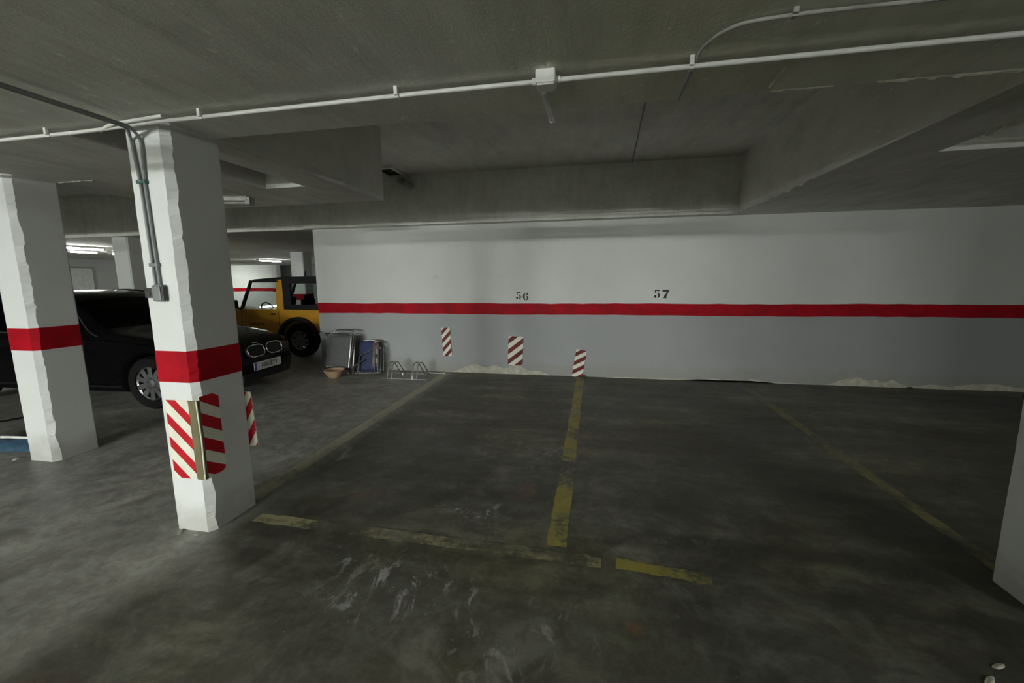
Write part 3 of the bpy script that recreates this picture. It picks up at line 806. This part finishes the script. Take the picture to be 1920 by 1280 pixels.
    MB().prism([(-.257, -.052), (-.215, -.052), (-.215, .052), (-.257, .052)], Mp @ Matrix.Translation((0, 0, .006)), .0006).build('plate_blue_band', M_PLATEBLUE, pl)
    text_mesh('plate_text', '1086 BYV', .098, M_BLACKPAINT, pl, Mp @ Matrix.Translation((.022, 0, .0065)), .0006, .82)
    MB().lathe([(0, .0), (.038, .0), (.036, .006), (0, .01)], 'Z', (2.12, 0, .706), 20).build('hood_badge', M_RIM, root)
    # interior
    for (sx, sy) in ((-.1, -.36), (-.1, .36), (-.85, -.4), (-.85, .4)):
        MB().box(sx - .3, sx - .16, sy - .22, sy + .22, .5, 1.12, .05).build('seat_back', M_SEAT, root)
    for ax in AX:
        for s in (-1, 1): wheel(root, ax, s * .78, s, WR, .22, 10, .215)
    return root
black_car()

# --- small yellow off-road car: nose towards -X
def yellow_car():
    root = empty('yellow_offroader', (-6.70, 8.24, 0), R(180))
    tag(root, 'small ochre yellow off-road car with black hard top half hidden by the wall', 'car')
    # local x forward = nose; side facing the camera is local y = +.74
    W = .72
    def shell(name, mat, outline, w, bev=.03, y0=None):
        """side outline (x,z) extruded over the width with rounded edges"""
        bm = bmesh.new(); y0_ = -w if y0 is None else y0
        vs = [bm.verts.new((x, y0_, z)) for x, z in outline]; f = bm.faces.new(vs)
        r = bmesh.ops.extrude_face_region(bm, geom=[f])
        for v in [q for q in r['geom'] if isinstance(q, bmesh.types.BMVert)]: v.co.y = w
        bmesh.ops.recalc_face_normals(bm, faces=bm.faces)
        ed = [e for e in bm.edges if abs(e.verts[0].co.y - e.verts[1].co.y) < 1e-5]
        if bev: bmesh.ops.bevel(bm, geom=ed, offset=bev, segments=3, affect='EDGES', profile=.6)
        me = bpy.data.meshes.new(name); bm.to_mesh(me); bm.free(); me.materials.append(mat)
        o = bpy.data.objects.new(name, me); C.objects.link(o); o.parent = root
        return o
    FA, RA = 1.22, -.81                       # axles
    def archpts(ax, r=.40, z=.50, n=10, zc=.36):
        a0 = math.degrees(math.asin((z - zc) / r))
        return [(ax + r * math.cos(R(t)), zc + r * math.sin(R(t))) for t in [a0 + (180 - 2 * a0) * i / n for i in range(n + 1)]]
    low = [(-1.70, .50), (-1.70, .93), (-1.66, .96), (.42, .975), (.62, .99), (1.55, .94), (1.68, .86), (1.70, .52)]
    # outline runs clockwise: back up, over hood, down, then along the sill with arches
    ol = low + [(x, z) for x, z in archpts(FA)] + [(.70, .36), (-.30, .36)] + [(x, z) for x, z in archpts(RA)]
    shell('body', M_YELLOW, ol, W, .022)
    # hood rib and front
    MB().box(.75, 1.5, -.30, .30, .955, .985, .012).build('hood_bulge', M_YELLOW, root)
    MB().box(1.66, 1.715, -.62, .62, .60, .84, .015).build('grille', M_TRIM, root)
    for s in (-1, 1): MB().lathe([(0, .02), (.085, .0), (.09, -.03), (0, -.03)], 'X', (1.72, s * .5, .73), 20).build('headlight', M_RIM, root)
    MB().box(1.70, 1.84, -.74, .74, .44, .56, .03).build('bumper', M_TRIM, root)
    MB().box(-1.84, -1.70, -.74, .74, .44, .56, .03).build('bumper', M_TRIM, root)
    # cabin: door pillars, window frame
    roof_z = 1.60
    shell('roof', M_TRIM, [(-1.66, 1.575), (-1.66, 1.63), (-.5, 1.63), (.20, 1.585), (.27, 1.555), (.24, 1.535), (-.45, 1.565)], .655, .015)
    for s in (-1, 1):
        y0, y1 = (s * .655, s * .70) if s > 0 else (s * .70, s * .655)
        # yellow rear door post
        shell('door_post', M_YELLOW, [(-.48, .95), (-.48, 1.575), (-.36, 1.57), (-.30, .95)], y1, .006, y0)
        # raked screen post and frame
        shell('screen_post', M_TRIM, [(.50, .97), (.22, 1.56), (.27, 1.57), (.57, .97)], y1, .006, y0)
        shell('window_frame', M_TRIM, [(-.40, 1.52), (-.40, 1.56), (.25, 1.56), (.27, 1.52)], y1, .004, y0)
        # black hard top side with window opening
        for ol2 in ([(-1.66, .955), (-1.66, 1.60), (-1.56, 1.60), (-1.53, .955)], [(-.66, .955), (-.66, 1.60), (-.48, 1.60), (-.48, .955)],
                    [(-1.56, .955), (-1.56, 1.07), (-.64, 1.07), (-.64, .955)], [(-1.58, 1.49), (-1.58, 1.60), (-.64, 1.60), (-.64, 1.49)]):
            shell('hard_top_side', M_TRIM, ol2, y1 - .004, .006, y0)
        yy = s * .678
        MB().grid([[(-1.58, yy, 1.05), (-1.58, yy, 1.51)], [(-.63, yy, 1.05), (-.63, yy, 1.51)]]).build('rear_side_window', M_GLASS, root)
        MB().grid([[(-.39, yy, .96), (-.39, yy, 1.54)], [(.50, yy, .97), (.25, yy, 1.54)]]).build('door_window', M_GLASS, root)
        # door seam, handle, crease, mirror
        yo = s * (W + .001)
        MB().tube([(-.37, yo, .95), (-.36, yo, .50), (-.25, yo, .40), (.45, yo, .40), (.52, yo, .50), (.52, yo, .96)], .004, 6).build('door_seam', M_TRIM, root)
        MB().box(-.30, -.20, yo - .015, yo + .015, .865, .895, .006).build('door_handle', M_TRIM, root)
        MB().tube([(-1.68, yo, .80), (1.60, yo, .80)], .008, 6).build('body_crease', M_YELLOW, root)
        mr = MB().box(.50, .60, min(s * .78, s * .95), max(s * .78, s * .95), .99, 1.17, .03).build('mirror', M_TRIM, root)
        MB().tube([(.50, s * .71, .96), (.53, s * .80, 1.02)], .012, 8).build('mirror_arm', M_TRIM, mr)
        # wheel arch flares
        for ax in (FA, RA):
            G = []
            for (rr_, yy_) in ((.40, W - .02), (.47, W - .005), (.46, W + .075), (.405, W + .085), (.39, W - .02)):
                G.append([(ax + rr_ * math.cos(R(t)), s * yy_, .36 + rr_ * math.sin(R(t))) for t in [-8 + 196 * i / 24 for i in range(25)]])
            g = MB().grid(G); g.smooth = True; g.build('arch_flare', M_TRIM, root)
            wheel(root, ax, s * .63, s, .345, .20, 8, .205)
        MB().box(-.28, .62, min(s * .60, s * .70), max(s * .60, s * .70), .30, .37, .015).build('side_step', M_TRIM, root)
    text_mesh('door_lettering', 'SAMURAI', .085, M_TRIM, root, frame((.17, W + .002, .665), (-1, 0, 0), (0, 0, 1)), .001, 1.0)
    text_mesh('door_lettering', 'SAMURAI', .085, M_TRIM, root, frame((.17, -W - .002, .665), (1, 0, 0), (0, 0, 1)), .001, 1.0)
    # windscreen, rear window
    MB().grid([[(.53, -.64, .985), (.53, .64, .985)], [(.25, -.60, 1.55), (.25, .60, 1.55)]]).build('windscreen', M_GLASS, root)
    MB().grid([[(-1.66, -.6, 1.02), (-1.66, .6, 1.02)], [(-1.66, -.6, 1.55), (-1.66, .6, 1.55)]]).build('rear_window', M_GLASS, root)
    MB().box(-1.67, -1.63, -.66, .66, .95, 1.03).build('tail_gate', M_TRIM, root)
    for (sx, sy) in ((-.12, -.33), (-.12, .33)):
        MB().box(sx - .22, sx - .10, sy - .2, sy + .2, .6, 1.14, .05).build('seat_back', M_SEAT, root)
        MB().box(sx - .22, sx - .12, sy - .11, sy + .11, 1.12, 1.24, .04).build('head_rest', M_SEAT, root)
    MB().box(-1.5, -.9, -.5, .5, .70, 1.06, .05).build('rear_seat', M_SEAT, root)
    MB().tube([(.20 + .16 * .45 * math.cos(a), .33 + .17 * math.sin(a), .94 + .15 * math.cos(a)) for a in [2 * math.pi * i / 20 for i in range(20)]], .014, 8, closed=True).build('steering_wheel', M_TRIM, root)
    MB().tube([(-.72, .30, 1.625), (-.74, .30, 1.76)], .02, 8).build('roof_aerial', M_TRIM, root)
    return root
yellow_car()

# ------------------------------------------------------------------ folded chairs by the wall
def tilt_pt(u, v, base, lean, rz):
    """u along the chair width, v up its face; leaning back towards the wall"""
    p = Vector((u, v * math.sin(lean), v * math.cos(lean)))
    return Matrix.Rotation(rz, 3, 'Z') @ p + Vector(base)
def folding_chair(name, base, w, h, lean, rz, cloth, label, cat, cover=(0.12, .95), frame_r=.011, second=True):
    r = empty(name, base); tag(r, label, cat)
    T = lambda u, v, d=0: tilt_pt(u, v, (0, 0, 0), lean, rz) + Matrix.Rotation(rz, 3, 'Z') @ Vector((0, d, 0))
    MB().tube(arc_path([T(-w / 2, 0), T(-w / 2, h), T(w / 2, h), T(w / 2, 0)], .07), frame_r, 8).build('front_frame', M_GALV, r)
    if second:
        MB().tube(arc_path([T(-w / 2 + .03, .0, .10), T(-w / 2 + .03, h + .06, .06), T(w / 2 + .02, h + .06, .06), T(w / 2 + .02, .0, .10)], .09), frame_r, 8).build('back_frame', M_GALV, r)
    G = []
    for i in range(9):
        row = []
        for j in range(11):
            u = -w / 2 + w * i / 8; v = h * (cover[0] + (cover[1] - cover[0]) * j / 10)
            row.append(T(u, v, -.012 - .018 * math.sin(math.pi * i / 8) * -1))
        G.append(row)
    g = MB().grid(G); o = g.build('cloth', cloth, r, smooth=True)
    md = o.modifiers.new('t', 'SOLIDIFY'); md.thickness = .006
    return r, T
lo, T = folding_chair('folding_lounger', (-4.205, 6.20, 0.012), .42, .665, R(14), R(-4), M_GREYCLOTH, 'folded grey cloth lounger leaning at the left end of the wall', 'lounger', (.18, .96), .012)
MB().tube([T(-.26, .02, .02), T(-.235, .52, .02)], .014, 8).build('leg', M_DKPL, lo)
MB().tube([T(.21, .02, .02), T(.245, .66, .02)], .014, 8).build('leg', M_DKPL, lo)
MB().tube([T(-.24, .09, -.02), T(.24, .09, -.02)], .018, 8).build('foot_bar', M_DKPL, lo)
MB().tube([T(-.26, .62, .0), T(-.29, .665, -.02), T(-.20, .665, -.02)], .012, 8).build('arm_rest', M_DKPL, lo)
m = N('printed blue cloth')
X, Y, Z = m.sep()
pn = m.noise(9, 4, .6); mask = m.math('MULTIPLY', m.step(X, .03, .09), m.step(Z, .06, .16))
pc = m.ramp(m.noise(11, 2, .5, vec=m.map((1, 1, .8), loc=(2, 4, 1))), [(.34, (.02, .02, .03)), (.46, (.36, .27, .16)), (.54, (.45, .38, .30)), (.64, (.22, .06, .07))])
c_ = m.mix(m.math('MULTIPLY', mask, m.step(pn, .36, .46)), m.mix(pn, (.006, .010, .05), (.014, .026, .105)), pc)
M_PRINT = m.out(c_, .7)
bl, T = folding_chair('folding_beach_chair', (-3.70, 6.32, 0.012), .30, .545, R(14), R(12), M_PRINT, 'folded blue printed beach chair with chrome tubes beside the grey lounger', 'chair', (.05, 1.0), .010, False)
MB().tube(arc_path([T(-.16, .0, -.10), T(-.14, .30, -.06), T(.16, .44, .0), T(.19, .40, .02), T(.19, .0, .0)], .05), .011, 8).build('leg_frame', M_CHROME, bl)
MB().tube(arc_path([T(.10, .02, -.03), T(.10, .50, -.03), T(.22, .53, .03), T(.235, .02, .03)], .07), .012, 8).build('leg_frame', M_CHROME, bl)
MB().tube([T(-.20, .012, -.08), T(.20, .012, -.06)], .010, 8).build('foot_bar', M_GALV, bl)
MB().tube([T(-.22, .0, -.12), T(-.22, .13, -.12), T(-.06, .24, -.06)], .010, 8).build('arm_rest', M_CHROME, bl)
# terracotta bowl
bw = MB().lathe([(0, .0), (.075, 0), (.085, .008), (.15, .10), (.168, .128), (.160, .132), (.135, .10), (.07, .02), (0, .015)], n=36).build('terracotta_bowl', M_TERRA)
bw.location = (-4.10, 5.97, 0); tag(bw, 'shallow terracotta bowl on the floor below the grey lounger', 'bowl')
# bicycle rack
rk = empty('bicycle_rack', (-2.96, 6.25, 0)); tag(rk, 'low galvanised bicycle rack with two wheel loops at the wall foot', 'bike rack')
MB().box(-.36, .40, -.215, -.19, 0, .006, .002).build('floor_rail', M_GALV, rk)
MB().box(-.36, .24, .17, .195, 0, .006, .002).build('floor_rail', M_GALV, rk)
for xa in (-.235, .185):
    for dx in (0, .075):
        MB().tube(arc_path([(xa + dx - .03, -.20, .004), (xa + dx - .03, -.12, .235), (xa + dx, -.02, .25), (xa + dx + .03, .18, .004)], .06), .009, 8).build('wheel_loop', M_GALV, rk)
MB().lathe([(0, 0), (.018, 0), (.014, .06), (0, .065)], 'Z', (.165, -.20, 0), 12).build('bolt', M_WHITE, rk)
MB().lathe([(0, 0), (.016, 0), (.013, .04), (0, .045)], 'Z', (-.12, .05, 0), 12).build('bolt', M_WHITE, rk)
bt = MB().box(-.16, .16, -.012, .012, 0, .012, .003).build('white_batten', M_WHITE); bt.location = (-2.58, 6.52, 0); bt.rotation_euler = (0, 0, R(-3))
tag(bt, 'thin white batten lying on the floor right of the bicycle rack', 'batten')

# ------------------------------------------------------------------ left edge: blue bundle and hose, loose bits
bb = empty('blue_bundle', (-5.45, 2.86, 0), R(8)); tag(bb, 'rolled blue plastic sheet on the floor behind the left pillar', 'bundle')
G = []
for i in range(17):
    x = -.45 + .9 * i / 16; row = []
    for k in range(15):
        a = math.pi * k / 14; q = 1 + .22 * mnoise.noise(Vector((x * 9, a * 2, 3)))
        row.append((x, -.12 * math.cos(a) * q, .085 * math.sin(a) * q))
    G.append(row)
MB().grid(G).build('sheet', M_BLUETARP, bb, smooth=True)
MB().tube([(-.45, -.03, .098), (0, -.02, .104), (.45, -.03, .098)], .012, 8).build('pale_hem', M_WHITE, bb)
MB().tube([(-.20 , .13 * math.cos(a) * -1, .095 * math.sin(a) + .003) for a in [math.pi * i / 12 for i in range(13)]], .012, 8).build('cord', M_WHITE, bb)
hs = MB().tube([Vector(p) for p in [(-8.2, 2.2, .012), (-7.4, 2.75, .012), (-6.75, 3.12, .012), (-6.52, 3.4, .012), (-6.40, 3.75, .012), (-6.45, 3.95, .012)]], .012, 8).build('black_hose', M_RUBBER)
tag(hs, 'black hose lying on the floor at the left picture edge', 'hose')
M_CRUMB = simple('concrete crumb', (.30, .29, .26), .9)
def chip(loc, size, seed, label, mat=M_CRUMB):
    bm = bmesh.new(); bmesh.ops.create_icosphere(bm, subdivisions=2, radius=1)
    for v in bm.verts:
        q = 1 + .35 * mnoise.noise(v.co * 1.7 + Vector((seed, 0, 0)))
        v.co = Vector((v.co.x * size[0] * q, v.co.y * size[1] * q, max(0, v.co.z + .4) * size[2] * q))
    me = bpy.data.meshes.new('concrete_chip'); bm.to_mesh(me); bm.free(); me.materials.append(mat)
    o = bpy.data.objects.new('concrete_chip', me); C.objects.link(o); o.location = loc; o.rotation_euler = (0, 0, seed)
    tag(o, label, 'rubble', 'crumbs of concrete on the floor'); return o
chip((1.61, 1.82, 0), (.030, .011, .006), .4, 'pale flat concrete chip on the floor at the lower right picture corner', M_PLASTER)
chip((1.52, 1.74, 0), (.035, .012, .005), .7, 'second pale chip at the very bottom right of the picture', M_PLASTER)
chip((-5.02, 2.64, 0), (.03, .02, .01), 1.2, 'crumb of concrete at the foot of the left pillar')
chip((-2.52, 1.99, 0), (.03, .014, .007), 2.1, 'crumb of concrete at the left front foot of the conduit pillar')
chip((-2.39, 1.985, 0), (.025, .012, .006), 3.3, 'crumb of concrete at the right front foot of the conduit pillar')
